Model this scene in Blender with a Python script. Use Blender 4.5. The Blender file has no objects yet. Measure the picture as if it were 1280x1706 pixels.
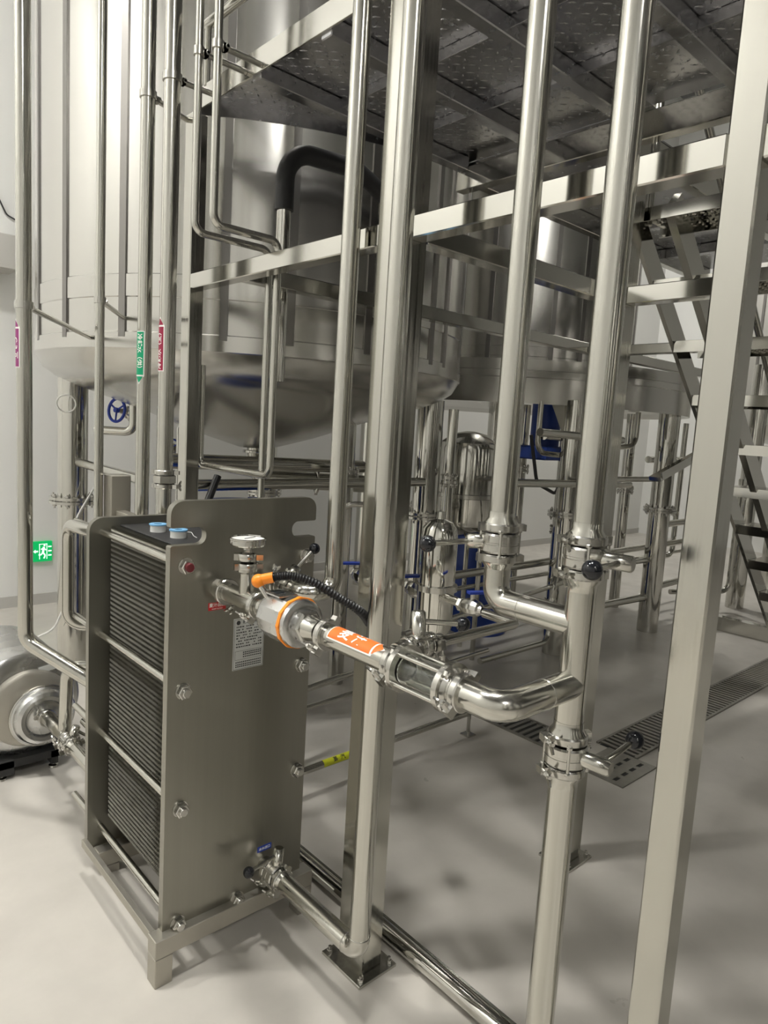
import bpy, bmesh, math, random
from mathutils import Vector, Matrix
random.seed(7)
V = Vector
PI = math.pi
C = bpy.context.scene.collection
SC = bpy.context.scene

# ------------------------------------------------------------------ camera, world, exposure
cam_d = bpy.data.cameras.new('camera'); cam = bpy.data.objects.new('camera', cam_d); C.objects.link(cam)
F_PX, PITCH, ROLL, YAW, EYE = 1152.25, 0.123312, 0.0597866, 0.829499, 1.6
fw = V((math.cos(YAW)*math.cos(PITCH), math.sin(YAW)*math.cos(PITCH), -math.sin(PITCH)))
rt = V((math.sin(YAW), -math.cos(YAW), 0)); up = rt.cross(fw)
r2 = rt*math.cos(ROLL) + up*math.sin(ROLL); u2 = up*math.cos(ROLL) - rt*math.sin(ROLL)
mw = Matrix((r2, u2, -fw)).transposed().to_4x4(); mw.translation = V((0, 0, EYE))
cam.matrix_world = mw
cam_d.sensor_fit = 'VERTICAL'; cam_d.sensor_height = 24.0; cam_d.lens = 24.0*F_PX/1706.0
cam_d.clip_start = 0.02; cam_d.clip_end = 100
SC.camera = cam
w = bpy.data.worlds.new('world'); SC.world = w; w.use_nodes = True
w.node_tree.nodes['Background'].inputs[0].default_value = (0.9, 0.95, 1.0, 1)
w.node_tree.nodes['Background'].inputs[1].default_value = 0.3
SC.view_settings.view_transform = 'Standard'; SC.view_settings.look = 'None'
SC.view_settings.gamma = 1.0; SC.view_settings.use_curve_mapping = False
SC.view_settings.exposure = 0.22
LAMP_STRENGTH = 330.0

# ------------------------------------------------------------------ materials
def mat(name, col=(.5, .5, .5), metal=0.0, rough=0.5, bump=0.0, bscale=20.0, stretch=None, rvar=0.0, cvar=0.0,
        cscale=4.0, spec=0.5, emit=None, estr=0.0, trans=0.0, ior=1.45, coords='Object'):
    m = bpy.data.materials.new(name); m.use_nodes = True
    nt = m.node_tree; n = nt.nodes; l = nt.links; b = n['Principled BSDF']
    b.inputs['Base Color'].default_value = (*col, 1); b.inputs['Metallic'].default_value = metal
    b.inputs['Roughness'].default_value = rough; b.inputs['Specular IOR Level'].default_value = spec
    b.inputs['IOR'].default_value = ior
    if trans: b.inputs['Transmission Weight'].default_value = trans
    if emit: b.inputs['Emission Color'].default_value = (*emit, 1); b.inputs['Emission Strength'].default_value = estr
    if bump or rvar or cvar:
        tc = n.new('ShaderNodeTexCoord'); mp = n.new('ShaderNodeMapping'); l.new(tc.outputs[coords], mp.inputs[0])
        if stretch: mp.inputs['Scale'].default_value = stretch
        ns = n.new('ShaderNodeTexNoise'); ns.inputs['Scale'].default_value = bscale; ns.inputs['Detail'].default_value = 5
        l.new(mp.outputs[0], ns.inputs['Vector'])
        if bump:
            bp = n.new('ShaderNodeBump'); bp.inputs['Strength'].default_value = bump; bp.inputs['Distance'].default_value = 0.01
            l.new(ns.outputs[0], bp.inputs['Height']); l.new(bp.outputs[0], b.inputs['Normal'])
        if rvar:
            mr = n.new('ShaderNodeMapRange'); mr.inputs[1].default_value = .25; mr.inputs[2].default_value = .75
            mr.inputs[3].default_value = max(.02, rough-rvar); mr.inputs[4].default_value = min(1, rough+rvar)
            l.new(ns.outputs[0], mr.inputs[0]); l.new(mr.outputs[0], b.inputs['Roughness'])
        if cvar:
            n2 = n.new('ShaderNodeTexNoise'); n2.inputs['Scale'].default_value = cscale; n2.inputs['Detail'].default_value = 6
            n2.inputs['Roughness'].default_value = .6
            l.new(mp.outputs[0], n2.inputs['Vector'])
            mx = n.new('ShaderNodeMix'); mx.data_type = 'RGBA'
            mx.inputs[6].default_value = (*[max(0, c*(1-cvar)) for c in col], 1); mx.inputs[7].default_value = (*[min(1, c*(1+cvar)) for c in col], 1)
            r_ = n.new('ShaderNodeMapRange'); r_.inputs[1].default_value = .3; r_.inputs[2].default_value = .7
            l.new(n2.outputs[0], r_.inputs[0]); l.new(r_.outputs[0], mx.inputs[0]); l.new(mx.outputs[2], b.inputs['Base Color'])
    return m
ST = (.555, .545, .50)
M = {}
M['pipe'] = mat('stainless_pipe', ST, 1, .17, bump=.012, bscale=9, rvar=.06)
M['pipe_z'] = mat('stainless_pipe_drawn', ST, 1, .17, bump=.02, bscale=22, stretch=(9, 9, .12), rvar=.09)
M['polish'] = mat('polished_stainless', (.61, .60, .56), 1, .08, bump=.015, bscale=6, rvar=.03)
M['cast'] = mat('cast_stainless', (.56, .55, .515), 1, .2, bump=.02, bscale=40, rvar=.07)
M['tube_z'] = mat('square_tube_stainless', (.53, .52, .475), 1, .14, bump=.008, bscale=12, stretch=(12, 12, .15), rvar=.07)
M['tube'] = mat('beam_stainless', (.57, .56, .52), 1, .10, bump=.012, bscale=3, rvar=.05)
M['brushed'] = mat('brushed_plate', (.335, .325, .285), 1, .34, bump=.012, bscale=30, stretch=(40, 40, .5), rvar=.05, cvar=.03, cscale=1.0)
M['edge'] = mat('milled_edge', (.66, .65, .6), 1, .38)
M['tank'] = mat('tank_stainless', (.60, .59, .56), 1, .2, bump=.03, bscale=2.2, stretch=(1.6, 1.6, .25), rvar=.06)
M['tank_seam'] = mat('tank_seam', (.25, .24, .23), 1, .3)
M['tank_cone'] = mat('tank_cone', (.57, .56, .53), 1, .22, bump=.05, bscale=1.6, rvar=.06)
M['deck'] = mat('checker_plate', (.46, .46, .475), 1, .24, bump=.02, bscale=25, rvar=.06)
M['frame'] = mat('painted_grey_frame', (.42, .40, .35), .85, .42, bump=.04, bscale=30, rvar=.06)
M['hplate'] = mat('heat_plate', (.46, .45, .40), .95, .36)
M['rubber'] = mat('black_rubber', (.016, .016, .017), 0, .5, bump=.1, bscale=60)
M['knob'] = mat('black_knob', (.008, .009, .012), 0, .1, spec=.6)
M['hose'] = mat('black_hose', (.012, .012, .013), 0, .38)
M['orange'] = mat('orange_plastic', (.9, .27, .02), 0, .35, bump=.03)
M['lab_orange'] = mat('orange_label', (.85, .16, .02), 0, .45)
M['lab_green'] = mat('green_label', (.0, .30, .14), 0, .45)
M['lab_red'] = mat('dark_red_label', (.27, .01, .045), 0, .45)
M['lab_purple'] = mat('purple_label', (.26, .03, .16), 0, .45)
M['tag_red'] = mat('red_tag', (.5, .02, .02), 0, .4)
M['tag_blue'] = mat('blue_tag', (.02, .05, .3), 0, .4)
M['yellow'] = mat('yellow_label', (.62, .65, .03), 0, .5)
M['white_print'] = mat('white_print', (.85, .85, .82), 0, .5)
M['black_print'] = mat('black_print', (.03, .03, .03), 0, .5)
M['paper'] = mat('nameplate_sheet', (.55, .56, .54), .2, .4)
M['blue'] = mat('blue_enamel', (.02, .05, .35), 0, .35)
M['drum'] = mat('blue_drum_plastic', (.012, .045, .26), 0, .4, bump=.05)
M['white'] = mat('white_plastic', (.78, .79, .77), 0, .4)
M['tape_rim'] = mat('blue_tape_rim', (.16, .38, .62), 0, .4)
M['red_cap'] = mat('dark_red_cap', (.12, .015, .02), 0, .4)
M['glass'] = mat('sight_glass', (.93, .97, .95), 0, .02, trans=1, ior=1.45)
M['screen'] = mat('lcd_screen', (.02, .025, .03), 0, .15)
M['motor'] = mat('motor_shell', (.58, .58, .57), 1, .26, bump=.02, bscale=10, rvar=.05)
M['dark'] = mat('dark_gap', (.03, .03, .03), 0, .7)
M['dial'] = mat('dial_face', (.75, .75, .72), 0, .3)
M['cable'] = mat('white_cable', (.75, .75, .72), 0, .4)
M['shield'] = mat('grey_enclosure', (.50, .49, .46), .2, .45)
M['sign_green'] = mat('exit_sign_green', (.0, .22, .06), 0, .4, emit=(.0, .5, .12), estr=.6)
M['sign_white'] = mat('exit_sign_white', (.7, .9, .75), 0, .4, emit=(.7, 1, .8), estr=.9)
M['lamp'] = mat('lamp_lens', (1, 1, 1), 0, .5, emit=(1.0, .978, .935), estr=LAMP_STRENGTH)
M['lampcase'] = mat('lamp_case', (.2, .2, .2), .6, .4)
M['concrete'] = mat('floor_concrete', (.50, .475, .43), 0, .36, bump=.03, bscale=7, cvar=.17, cscale=1.1, rvar=.10, coords='Object')
M['wall'] = mat('wall_paint', (.76, .76, .735), 0, .75, bump=.02, bscale=3, cvar=.03, cscale=.6)
M['ceiling'] = mat('ceiling_paint', (.26, .265, .26), 0, .8)
M['wall_far'] = mat('wall_grey_panel', (.40, .40, .385), 0, .7, bump=.02, bscale=3)
M['drain'] = mat('drain_steel', (.30, .29, .26), .9, .45, bump=.08, bscale=30, rvar=.1)
M['curb'] = mat('curb_stainless', (.45, .46, .42), 1, .16, bump=.03, bscale=6)

# ------------------------------------------------------------------ mesh builder
def frame_of(d):
    d = V(d).normalized(); a = V((0, 0, 1)) if abs(d.z) < .95 else V((1, 0, 0))
    u = a.cross(d).normalized(); return u, d.cross(u).normalized(), d
class B:
    def __init__(s): s.v = []; s.f = []
    def add(s, vs, fs):
        o = len(s.v); s.v += [tuple(x) for x in vs]; s.f += [tuple(i+o for i in f) for f in fs]; return s
    def box(s, a, b, c=0.0):
        x0, x1 = sorted((a[0], b[0])); y0, y1 = sorted((a[1], b[1])); z0, z1 = sorted((a[2], b[2]))
        if c <= 0:
            return s.add([(x0,y0,z0),(x1,y0,z0),(x1,y1,z0),(x0,y1,z0),(x0,y0,z1),(x1,y0,z1),(x1,y1,z1),(x0,y1,z1)],
                  [(0,3,2,1),(4,5,6,7),(0,1,5,4),(1,2,6,5),(2,3,7,6),(3,0,4,7)])
        bm = bmesh.new(); bmesh.ops.create_cube(bm, size=1)
        for q in bm.verts: q.co = V(((x0+x1)/2+q.co.x*(x1-x0), (y0+y1)/2+q.co.y*(y1-y0), (z0+z1)/2+q.co.z*(z1-z0)))
        bmesh.ops.bevel(bm, geom=bm.edges[:], offset=c, segments=1, affect='EDGES', profile=.5)
        bm.verts.index_update(); s.add([q.co for q in bm.verts], [[q.index for q in f.verts] for f in bm.faces]); bm.free(); return s
    def obox(s, c, ax, ay, az, h):          # oriented box: centre, three unit axes, half sizes
        c = V(c); vs = []
        for k in (-1, 1):
            for j, i in ((-1,-1),(-1,1),(1,1),(1,-1)): vs.append(c+V(ax)*h[0]*i+V(ay)*h[1]*j+V(az)*h[2]*k)
        return s.add(vs, [(0,3,2,1),(4,5,6,7),(0,1,5,4),(1,2,6,5),(2,3,7,6),(3,0,4,7)])
    def beam(s, p, q, w, h, upv=(0, 0, 1)):
        p, q = V(p), V(q); d = (q-p).normalized(); sx = d.cross(V(upv)).normalized(); uz = sx.cross(d)
        return s.obox((p+q)/2, d, sx, uz, ((q-p).length/2, w/2, h/2))
    def lathe(s, o, d, prof, n=24, cap=(True, True)):   # prof: (t along d, r)
        u, v, d = frame_of(d); o = V(o); vs = []; fs = []
        for t, r in prof:
            for i in range(n):
                a = 2*PI*i/n; vs.append(o+d*t+(u*math.cos(a)+v*math.sin(a))*r)
        for k in range(len(prof)-1):
            for i in range(n): fs.append((k*n+i, k*n+(i+1) % n, (k+1)*n+(i+1) % n, (k+1)*n+i))
        if cap[0] and prof[0][1] > 1e-6: fs.append(tuple(range(n-1, -1, -1)))
        if cap[1] and prof[-1][1] > 1e-6: fs.append(tuple((len(prof)-1)*n+i for i in range(n)))
        return s.add(vs, fs)
    def cyl(s, p, q, r, n=20, r1=None):
        p, q = V(p), V(q); return s.lathe(p, q-p, [(0, r), ((q-p).length, r if r1 is None else r1)], n)
    def ball(s, c, r, n=20, m=12):
        return s.lathe(V(c)-V((0, 0, r)), (0, 0, 1), [(r-r*math.cos(PI*k/m), max(1e-5, r*math.sin(PI*k/m))) for k in range(m+1)], n, (False, False))
    def ring(s, c, d, r0, r1, w, n=32):     # flat washer-like ring
        d = V(d).normalized(); c = V(c)-d*w/2
        return s.lathe(c, d, [(0, r0), (0, r1), (w, r1), (w, r0), (0, r0)], n, (False, False))
    def torus(s, c, d, R, r, n=32, m=10, a0=0, a1=2*PI):
        u, v, d = frame_of(d); c = V(c); full = abs(a1-a0-2*PI) < 1e-6; N = n if full else n+1; vs = []; fs = []
        for i in range(N):
            a = a0+(a1-a0)*i/n; e = u*math.cos(a)+v*math.sin(a)
            for j in range(m):
                b = 2*PI*j/m; vs.append(c+e*(R+r*math.cos(b))+d*r*math.sin(b))
        for i in range(n):
            for j in range(m):
                i2 = (i+1) % N; fs.append((i*m+j, i2*m+j, i2*m+(j+1) % m, i*m+(j+1) % m))
        return s.add(vs, fs)
    def sweep(s, pts, r, n=18, bend=0.0, seg=8, cap=True):
        P = fillet(pts, bend, seg) if bend else [V(p) for p in pts]
        T = []
        for i in range(len(P)):
            a = (P[i]-P[i-1]).normalized() if i else None; b = (P[i+1]-P[i]).normalized() if i < len(P)-1 else None
            T.append(((a+b).normalized() if a and b else (a or b)))
        u, v, _ = frame_of(T[0]); vs = []; fs = []
        for i, p in enumerate(P):
            if i:
                u = (u-T[i]*u.dot(T[i])).normalized(); v = T[i].cross(u)
            rr = r(i/(len(P)-1)) if callable(r) else r
            for k in range(n):
                a = 2*PI*k/n; vs.append(p+(u*math.cos(a)+v*math.sin(a))*rr)
        for i in range(len(P)-1):
            for k in range(n): fs.append((i*n+k, i*n+(k+1) % n, (i+1)*n+(k+1) % n, (i+1)*n+k))
        if cap:
            fs.append(tuple(range(n-1, -1, -1))); fs.append(tuple((len(P)-1)*n+k for k in range(n)))
        return s.add(vs, fs)
    def prism(s, poly, o, ax, ay, az, h):   # polygon in (ax, ay), pushed h along az
        o, ax, ay, az = V(o), V(ax), V(ay), V(az); n = len(poly)
        vs = [o+ax*x+ay*y for x, y in poly]+[o+ax*x+ay*y+az*h for x, y in poly]
        return s.add(vs, [tuple(range(n-1, -1, -1)), tuple(range(n, 2*n))]+[(i, (i+1) % n, (i+1) % n+n, i+n) for i in range(n)])
    def hexa(s, o, d, r, h):
        return s.lathe(o, d, [(0, r*.97), (h*.12, r), (h*.85, r), (h, r*.88)], 6)
def fillet(pts, bend, seg=8):
    P = [V(p) for p in pts]; out = [P[0]]
    for i in range(1, len(P)-1):
        a, b, c = P[i-1], P[i], P[i+1]; d1 = (a-b); d2 = (c-b); l1, l2 = d1.length, d2.length; d1.normalize(); d2.normalize()
        ang = d1.angle(d2)
        if ang > PI-.02: out.append(b); continue
        t = min(bend/math.tan(ang/2), l1*.499, l2*.499); rad = t*math.tan(ang/2)
        bis = (d1+d2).normalized(); cen = b+bis*(rad/math.sin(ang/2)); s0 = b+d1*t-cen; s1 = b+d2*t-cen
        tot = s0.angle(s1); ax = s0.cross(s1).normalized()
        for k in range(seg+1): out.append(cen+Matrix.Rotation(tot*k/seg, 3, ax) @ s0)
    out.append(P[-1]); return out

def mesh_of(name, b, m, smooth=True, ang=35):
    me = bpy.data.meshes.new(name)
    bm = bmesh.new(); vs = [bm.verts.new(v) for v in b.v]
    for f in b.f:
        try: bm.faces.new([vs[i] for i in f])
        except ValueError: pass
    bmesh.ops.remove_doubles(bm, verts=bm.verts, dist=1e-6)
    bmesh.ops.recalc_face_normals(bm, faces=bm.faces)
    if smooth:
        lim = math.radians(ang)
        for f in bm.faces: f.smooth = True
        for e in bm.edges:
            if len(e.link_faces) == 2: e.smooth = e.calc_face_angle(0) < lim
    bm.to_mesh(me); bm.free(); me.materials.append(M[m] if isinstance(m, str) else m); return me
def obj(name, b, m, parent=None, smooth=True, ang=35, label=None):
    me = mesh_of(name, b, m, smooth, ang) if isinstance(b, B) else b
    o = bpy.data.objects.new(name, me); C.objects.link(o)
    if parent is not None:
        o.parent = parent
        if parent.type == 'EMPTY' and not parent.get('_local'): o.location = -V(parent.location)
    if label: o['label'] = label
    return o
def tag(o, label, cat, group=None):
    o['label'] = label; o['category'] = cat
    if group: o['group'] = group
    return o
def thing(name, label, cat, loc, group=None):
    o = bpy.data.objects.new(name, None); C.objects.link(o); o.location = loc; o.empty_display_size = .05
    return tag(o, label, cat, group)
def struct(name, b, m, smooth=False):
    o = obj(name, b, m, None, smooth); o['kind'] = 'structure'; return o
def text_mesh(s, size):
    cu = bpy.data.curves.new('t', 'FONT'); cu.body = s; cu.size = size; cu.align_x = 'CENTER'; cu.align_y = 'CENTER'; cu.resolution_u = 3; cu.offset = size*.018
    o = bpy.data.objects.new('t', cu); C.objects.link(o); bpy.context.view_layer.update()
    me = bpy.data.meshes.new_from_object(o.evaluated_get(bpy.context.evaluated_depsgraph_get()))
    vs = [v.co.copy() for v in me.vertices]; fs = [tuple(p.vertices) for p in me.polygons]
    bpy.data.objects.remove(o); bpy.data.meshes.remove(me); return vs, fs
def text_on_plane(s, size, o, ax, ay):
    vs, fs = text_mesh(s, size); return B().add([V(o)+V(ax)*v.x+V(ay)*v.y for v in vs], fs)
def wrap_point(c, d, u, v, r, t, arc): a = arc/r; return V(c)+V(d)*t+(V(u)*math.cos(a)+V(v)*math.sin(a))*r
def text_on_pipe(s, size, c, d, u, v, r):       # reads along d; u faces the reader, v = text-up direction
    vs, fs = text_mesh(s, size); return B().add([wrap_point(c, d, u, v, r, q.x, q.y) for q in vs], fs)
def patch_on_pipe(c, d, u, v, r, outline, n=10):   # outline: list of (t, half arc) pairs
    b = B(); vs = []; fs = []
    for t, hw in outline:
        for k in range(n+1): vs.append(wrap_point(c, d, u, v, r, t, -hw+2*hw*k/n))
    for i in range(len(outline)-1):
        for k in range(n): fs.append((i*(n+1)+k, i*(n+1)+k+1, (i+1)*(n+1)+k+1, (i+1)*(n+1)+k))
    return b.add(vs, fs)
X_, Y_, Z_ = V((1, 0, 0)), V((0, 1, 0)), V((0, 0, 1))

# ------------------------------------------------------------------ room
RX0, RX1, RY0, RY1, RH = -4.0, 11.5, -8.0, 5.9, 7.2
struct('floor', B().box((RX0, RY0, -.2), (RX1, RY1, 0)), 'concrete')
struct('ceiling', B().box((RX0, RY0, RH), (RX1, RY1, RH+.2)), 'ceiling')
struct('wall_back', B().box((RX0, RY1, 0), (RX1, RY1+.2, RH)), 'wall')
struct('wall_front', B().box((RX0, RY0-.2, 0), (RX1, RY0, RH)), 'wall_far')
struct('wall_left', B().box((RX0-.2, RY0, 0), (RX0, RY1, RH)), 'wall')
struct('wall_right', B().box((RX1, RY0, 0), (RX1+.2, RY1, RH)), 'wall')
struct('baseboard_back', B().box((RX0, RY1-.012, 0), (RX1, RY1, .09)), mat('baseboard', (.5, .49, .46), 0, .6))
# high-bay lamps hung from the ceiling
LAMPS = [(.7, 1.0, 'above the viewer'), (-1.6, -4.8, 'in front of the added reflection tanks'), (-.35, 2.5, 'left of the exchanger over the open floor'), (-3.0, 4.2, 'in the left corner before the back wall'),          (7.9, 4.7, 'between the wide tank and the right wall')]
for x, y, where in LAMPS:
    t = thing('high_bay_lamp', 'round high bay lamp hanging '+where, 'lamp', (x, y, 6.5), 'high bay lamps under the ceiling')
    obj('housing', B().lathe((x, y, 6.36), Z_, [(0, .30), (.02, .31), (.16, .22), (.3, .1), (.36, .05)], 24), 'lampcase', t)
    obj('lens', B().lathe((x, y, 6.345), Z_, [(0, .20), (.014, .21)], 24), 'lamp', t)
    obj('suspension_rod', B().cyl((x, y, 6.7), (x, y, RH), .012, 8), 'lampcase', t)
# ------------------------------------------------------------------ tanks
def flange_pair(p, parent, r, z, name='leg_flange', n=8, m='cast'):
    x, y = p; b = B().ring((x, y, z+.012), Z_, r*.7, r*1.55, .016, 28).ring((x, y, z-.012), Z_, r*.7, r*1.55, .016, 28)
    fl = obj(name, b, m, parent)
    for k in range(n):
        a = 2*PI*k/n+.2; q = (x+math.cos(a)*r*1.32, y+math.sin(a)*r*1.32)
        bb = B().hexa((q[0], q[1], z+.02), Z_, .012, .012).hexa((q[0], q[1], z-.032), Z_, .012, .012).cyl((q[0], q[1], z-.045), (q[0], q[1], z+.04), .006, 8)
        obj('flange_bolt', bb, 'cast', fl)
    return fl
def tank(name, label, cx, cy, R, zb, zt, bottom, seams, bands, legs, leg_r, body_m='tank'):
    t = thing(name, label, 'tank', (cx, cy, 0), 'brewhouse tanks')
    obj('shell', B().lathe((cx, cy, zb), Z_, [(0, R), (zt-zb, R)], 128, (False, True)), body_m, t)
    obj('bottom_head', B().lathe((cx, cy, 0), Z_, [(z, r) for r, z in bottom], 128, (True, False)), 'tank_cone', t)
    for a in seams:
        u = V((math.cos(a), math.sin(a), 0)); v = V((-u.y, u.x, 0))
        obj('cladding_seam', B().obox(V((cx, cy, (zb+zt)/2+.02))+u*(R+.002), v, u, Z_, (.017, .005, (zt-zb)/2-.03)), 'tank_seam', t)
    for z0, z1, pr_ in bands:
        obj('band', B().lathe((cx, cy, z0), Z_, [(0, R), (.004, R+pr_), (z1-z0-.004, R+pr_), (z1-z0, R)], 128, (False, False)), body_m, t)
    for (lx, ly, ztop) in legs:
        lg = obj('leg', B().cyl((lx, ly, 0), (lx, ly, ztop), leg_r, 28), 'polish', t)
        flange_pair((lx, ly), lg, leg_r, 1.045, 'leg_flange')
    return t
AX, AY = 2.26, 3.66
tank('brew_tank', 'tall clad stainless tank with conical bottom behind the heat exchanger', AX, AY, 1.2, 1.87, 6.2,
     [(.10, 1.425), (.35, 1.50), (.62, 1.60), (1.0, 1.725), (1.10, 1.765), (1.165, 1.81), (1.2, 1.87)],
     [math.radians(a) for a in (175, 191, 208.8, 231, 244.5, 262, 283, 290, 305, 325)], [(1.87, 1.945, .006), (2.09, 2.19, .004)],
     [(1.418, 4.357, 1.80), (3.2, 3.11, 1.78), (2.9, 4.55, 1.74)], .085)
tb = tank('brew_tank', 'wide stainless tank with overhanging skirt beyond the inner platform post', 5.2, 4.0, 1.0, 2.13, 5.8,
     [(.1, 1.9), (1.38, 1.86), (1.5, 1.82), (1.5, 2.13), (1.0, 2.131)],
     [math.radians(a) for a in (190, 204, 218, 232, 246, 260, 274, 290)], [(2.2, 2.28, .004)],
     [(4.36, 2.80, 1.86), (5.6, 2.70, 1.86), (4.5, 5.2, 1.86), (6.2, 5.0, 1.86)], .085)
obj('band', B().lathe((5.2, 4.0, 2.0), Z_, [(0, 1.5), (.004, 1.505), (.05, 1.505), (.054, 1.5)], 128, (False, False)), 'tank', tb)
for x, y in ((4.36, 2.80), (5.6, 2.70)):
    d = (V((x, y, 0))-V((5.2, 4.0, 0))).normalized(); s = V((-d.y, d.x, 0))
    obj('gusset', B().prism([(0, 0), (.26, 0), (.05, -.45), (0, -.5)], V((x, y, 1.83))+s*.08-d*.004, s if s.x < 0 else -s, Z_, d, .008), 'brushed', tb)
tank('brew_tank', 'farthest stainless tank seen past the steel stairs', 9.7, 2.4, 1.45, 1.85, 5.8,
     [(.1, 1.5), (1.33, 1.75), (1.45, 1.85)], [math.radians(a) for a in (150, 170, 190, 210, 230)], [(1.85, 1.92, .006)],
     [(8.5, 2.75, 1.76), (9.0, 1.45, 1.76), (10.6, 3.2, 1.76)], .085)

# ------------------------------------------------------------------ platform
PF = thing('steel_platform', 'stainless steel platform with checker plate deck on square posts', 'platform', (1.78, 1.4, 0))
def post(x0, y0, x1, y1, zt, plate=True):
    p = obj('post', B().box((x0, y0, .01), (x1, y1, zt), .004), 'tube_z', PF)
    if plate:
        obj('base_plate', B().box((x0-.038, y0-.03, 0), (x1+.035, y1+.028, .01), .001), 'cast', p)
        for qx, qy in ((x0-.02, y0-.015), (x0-.02, y1+.012), (x1+.02, y0-.012), (x1+.02, y1+.012)):
            obj('anchor_bolt', B().hexa((qx, qy, .01), Z_, .009, .009).cyl((qx, qy, .01), (qx, qy, .028), .005, 10), 'cast', p)
    return p
post(1.254, 1.343, 1.327, 1.462, 2.72); post(1.254, -1.2, 1.314, -1.14, 2.72); post(1.254, .498, 1.314, .558, 2.72); post(1.254, 2.546, 1.314, 2.612, 2.72); post(2.21, 1.27, 2.29, 1.35, 2.72)
def pbeam(a, b, name='beam', m='tube', c=.003): return obj(name, B().box(a, b, c), m, PF)
pbeam((1.256, 1.462, 2.078), (1.31, 2.546, 2.134)); pbeam((1.256, .558, 2.078), (1.31, 1.343, 2.134))
pbeam((1.327, 1.34, 2.08), (2.21, 1.396, 2.136)); pbeam((1.31, 2.205, 2.078), (5.2, 2.26, 2.134))
pbeam((2.222, .93, 2.062), (2.278, 1.27, 2.120)); pbeam((3.5, 1.3, 2.06), (3.556, 2.205, 2.112))
# deck frame
pbeam((1.256, -1.14, 2.078), (1.31, .498, 2.134))
pbeam((1.254, -1.2, 2.712), (1.262, 2.547, 2.786), 'fascia', 'tube', .001)
pbeam((2.285, -1.2, 2.62), (2.335, 2.16, 2.712))
pbeam((1.262, -1.2, 2.70), (2.335, -1.192, 2.786), 'fascia', 'tube', .001)
for y in (-.9, -.4, .2, .62, 1.0, 1.373, 1.745, 2.12): pbeam((1.262, y-.025, 2.695), (2.285, y+.025, 2.748), 'deck_beam', 'deck')
for x in (1.6, 1.94):
    for y0, y1 in ((.458, .595), (.645, .975), (1.025, 1.348), (1.398, 1.72), (1.77, 2.095)): pbeam((x-.004, y0, 2.715), (x+.004, y1, 2.748), 'stiffener', 'deck', .0005)
arc = []
for k in range(13):
    x = 1.262+(2.335-1.262)*k/12; arc.append((x, AY-math.sqrt(1.5**2-(x-AX)**2)))
dk = obj('deck_plate', B().prism([(1.262, -1.192), (2.335, -1.192)]+arc[::-1], (0, 0, 2.749), X_, Y_, Z_, .006), 'deck', PF, False)
obj('deck_plate', B().box((2.34, 1.42, 2.749), (4.7, 2.15, 2.755)), 'deck', PF, False)
for x in (2.9, 3.5, 4.1): pbeam((x-.025, 1.47, 2.695), (x+.025, 2.10, 2.748), 'deck_beam', 'deck')
pbeam((2.34, 1.42, 2.66), (4.7, 1.47, 2.748), 'deck_beam', 'tube'); pbeam((2.34, 2.10, 2.66), (4.7, 2.15, 2.748), 'deck_beam', 'tube')
pbeam((4.62, 2.10, .0), (4.70, 2.15, 2.66), 'post', 'tube_z') if False else None
nb = B(); nx = int((2.29-1.28)/.034); ny = int((2.5-.47)/.034)
for i in range(nx):
    for j in range(ny):
        x = 1.285+i*.034; y = .48+j*.034
        if math.hypot(x-AX, y-AY) < 1.53: continue
        a = PI/4 if (i+j) % 2 else -PI/4; u = V((math.cos(a), math.sin(a), 0)); v = V((-u.y, u.x, 0)); c = V((x, y, 2.749))
        nb.add([c-u*.014, c+v*.005, c+u*.014, c-v*.005, c-u*.005-Z_*.002, c+u*.005-Z_*.002], [(0, 1, 4), (1, 2, 5), (1, 5, 4), (2, 3, 5), (3, 0, 4), (3, 4, 5)])
nbo = obj('tread_pattern', nb, 'deck', dk, False); nbo['kind'] = 'stuff'
rim = B()
for k in range(12):
    p, q = V((*arc[k], 2.735)), V((*arc[k+1], 2.735)); rim.beam(p, q, .006, .06)
obj('deck_rim', rim, 'deck', PF)
obj('toe_rail', B().cyl((1.262, .5, 2.99), (1.262, 2.48, 2.99), .018, 14).cyl((1.262, 2.46, 2.78), (1.262, 2.46, 2.99), .012, 10).cyl((1.262, .6, 2.78), (1.262, .6, 2.99), .012, 10), 'pipe', PF)
# stairs going down to the right behind the platform
ST_ = thing('steel_stairs', 'steel stairs with perforated treads descending behind the platform', 'stairs', (3.7, 1.0, 0))
def on_line(x): return 4.604-.915*x
sd = V((1, 0, -.915)).normalized(); sn = V((.915, 0, 1)).normalized()
for y in (1.345, 1.2, .66):
    p = V((2.34, y, on_line(2.34)-.05)); q = V((4.95, y, on_line(4.95)-.05)); q.z = max(q.z, .03)
    obj('stringer', B().obox((p+q)/2, sd, Y_, sn, ((q-p).length/2, .008 if y != 1.2 else .014, .045)), 'tube', ST_)
tread_b = B().box((-.11, -.33, -.006), (.11, .33, 0), .001).box((-.112, -.33, -.045), (-.106, .33, -.001)).box((.106, -.33, -.045), (.112, .33, -.001))
tread_me = None
nubs = B()
for i in range(-3, 4):
    for j in range(-11, 12): nubs.lathe((i*.028, j*.028, -.0065), -Z_, [(0, .009), (.004, .006)], 6)
nub_me = mesh_of('grip_hole_collars', nubs, 'polish')
for k in range(12):
    x = 2.42+.215*k; z = on_line(x)+.01
    o = obj('tread', tread_b if tread_me is None else tread_me, 'tube', ST_); tread_me = o.data
    o.location = V((x, 1.005, z))-V(ST_.location)
    g = obj('grip_hole_collars', nub_me, 'polish', o); g['kind'] = 'stuff'
    obj_l = None
for y in (1.345, .66):
    h = obj('handrail', B().sweep([(2.45, y, on_line(2.45)+.02), (2.45, y, on_line(2.45)+.85), (4.8, y, on_line(4.8)+.85), (4.8, y, on_line(4.8)+.02)], .017, 12, .08), 'pipe', ST_)
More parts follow.
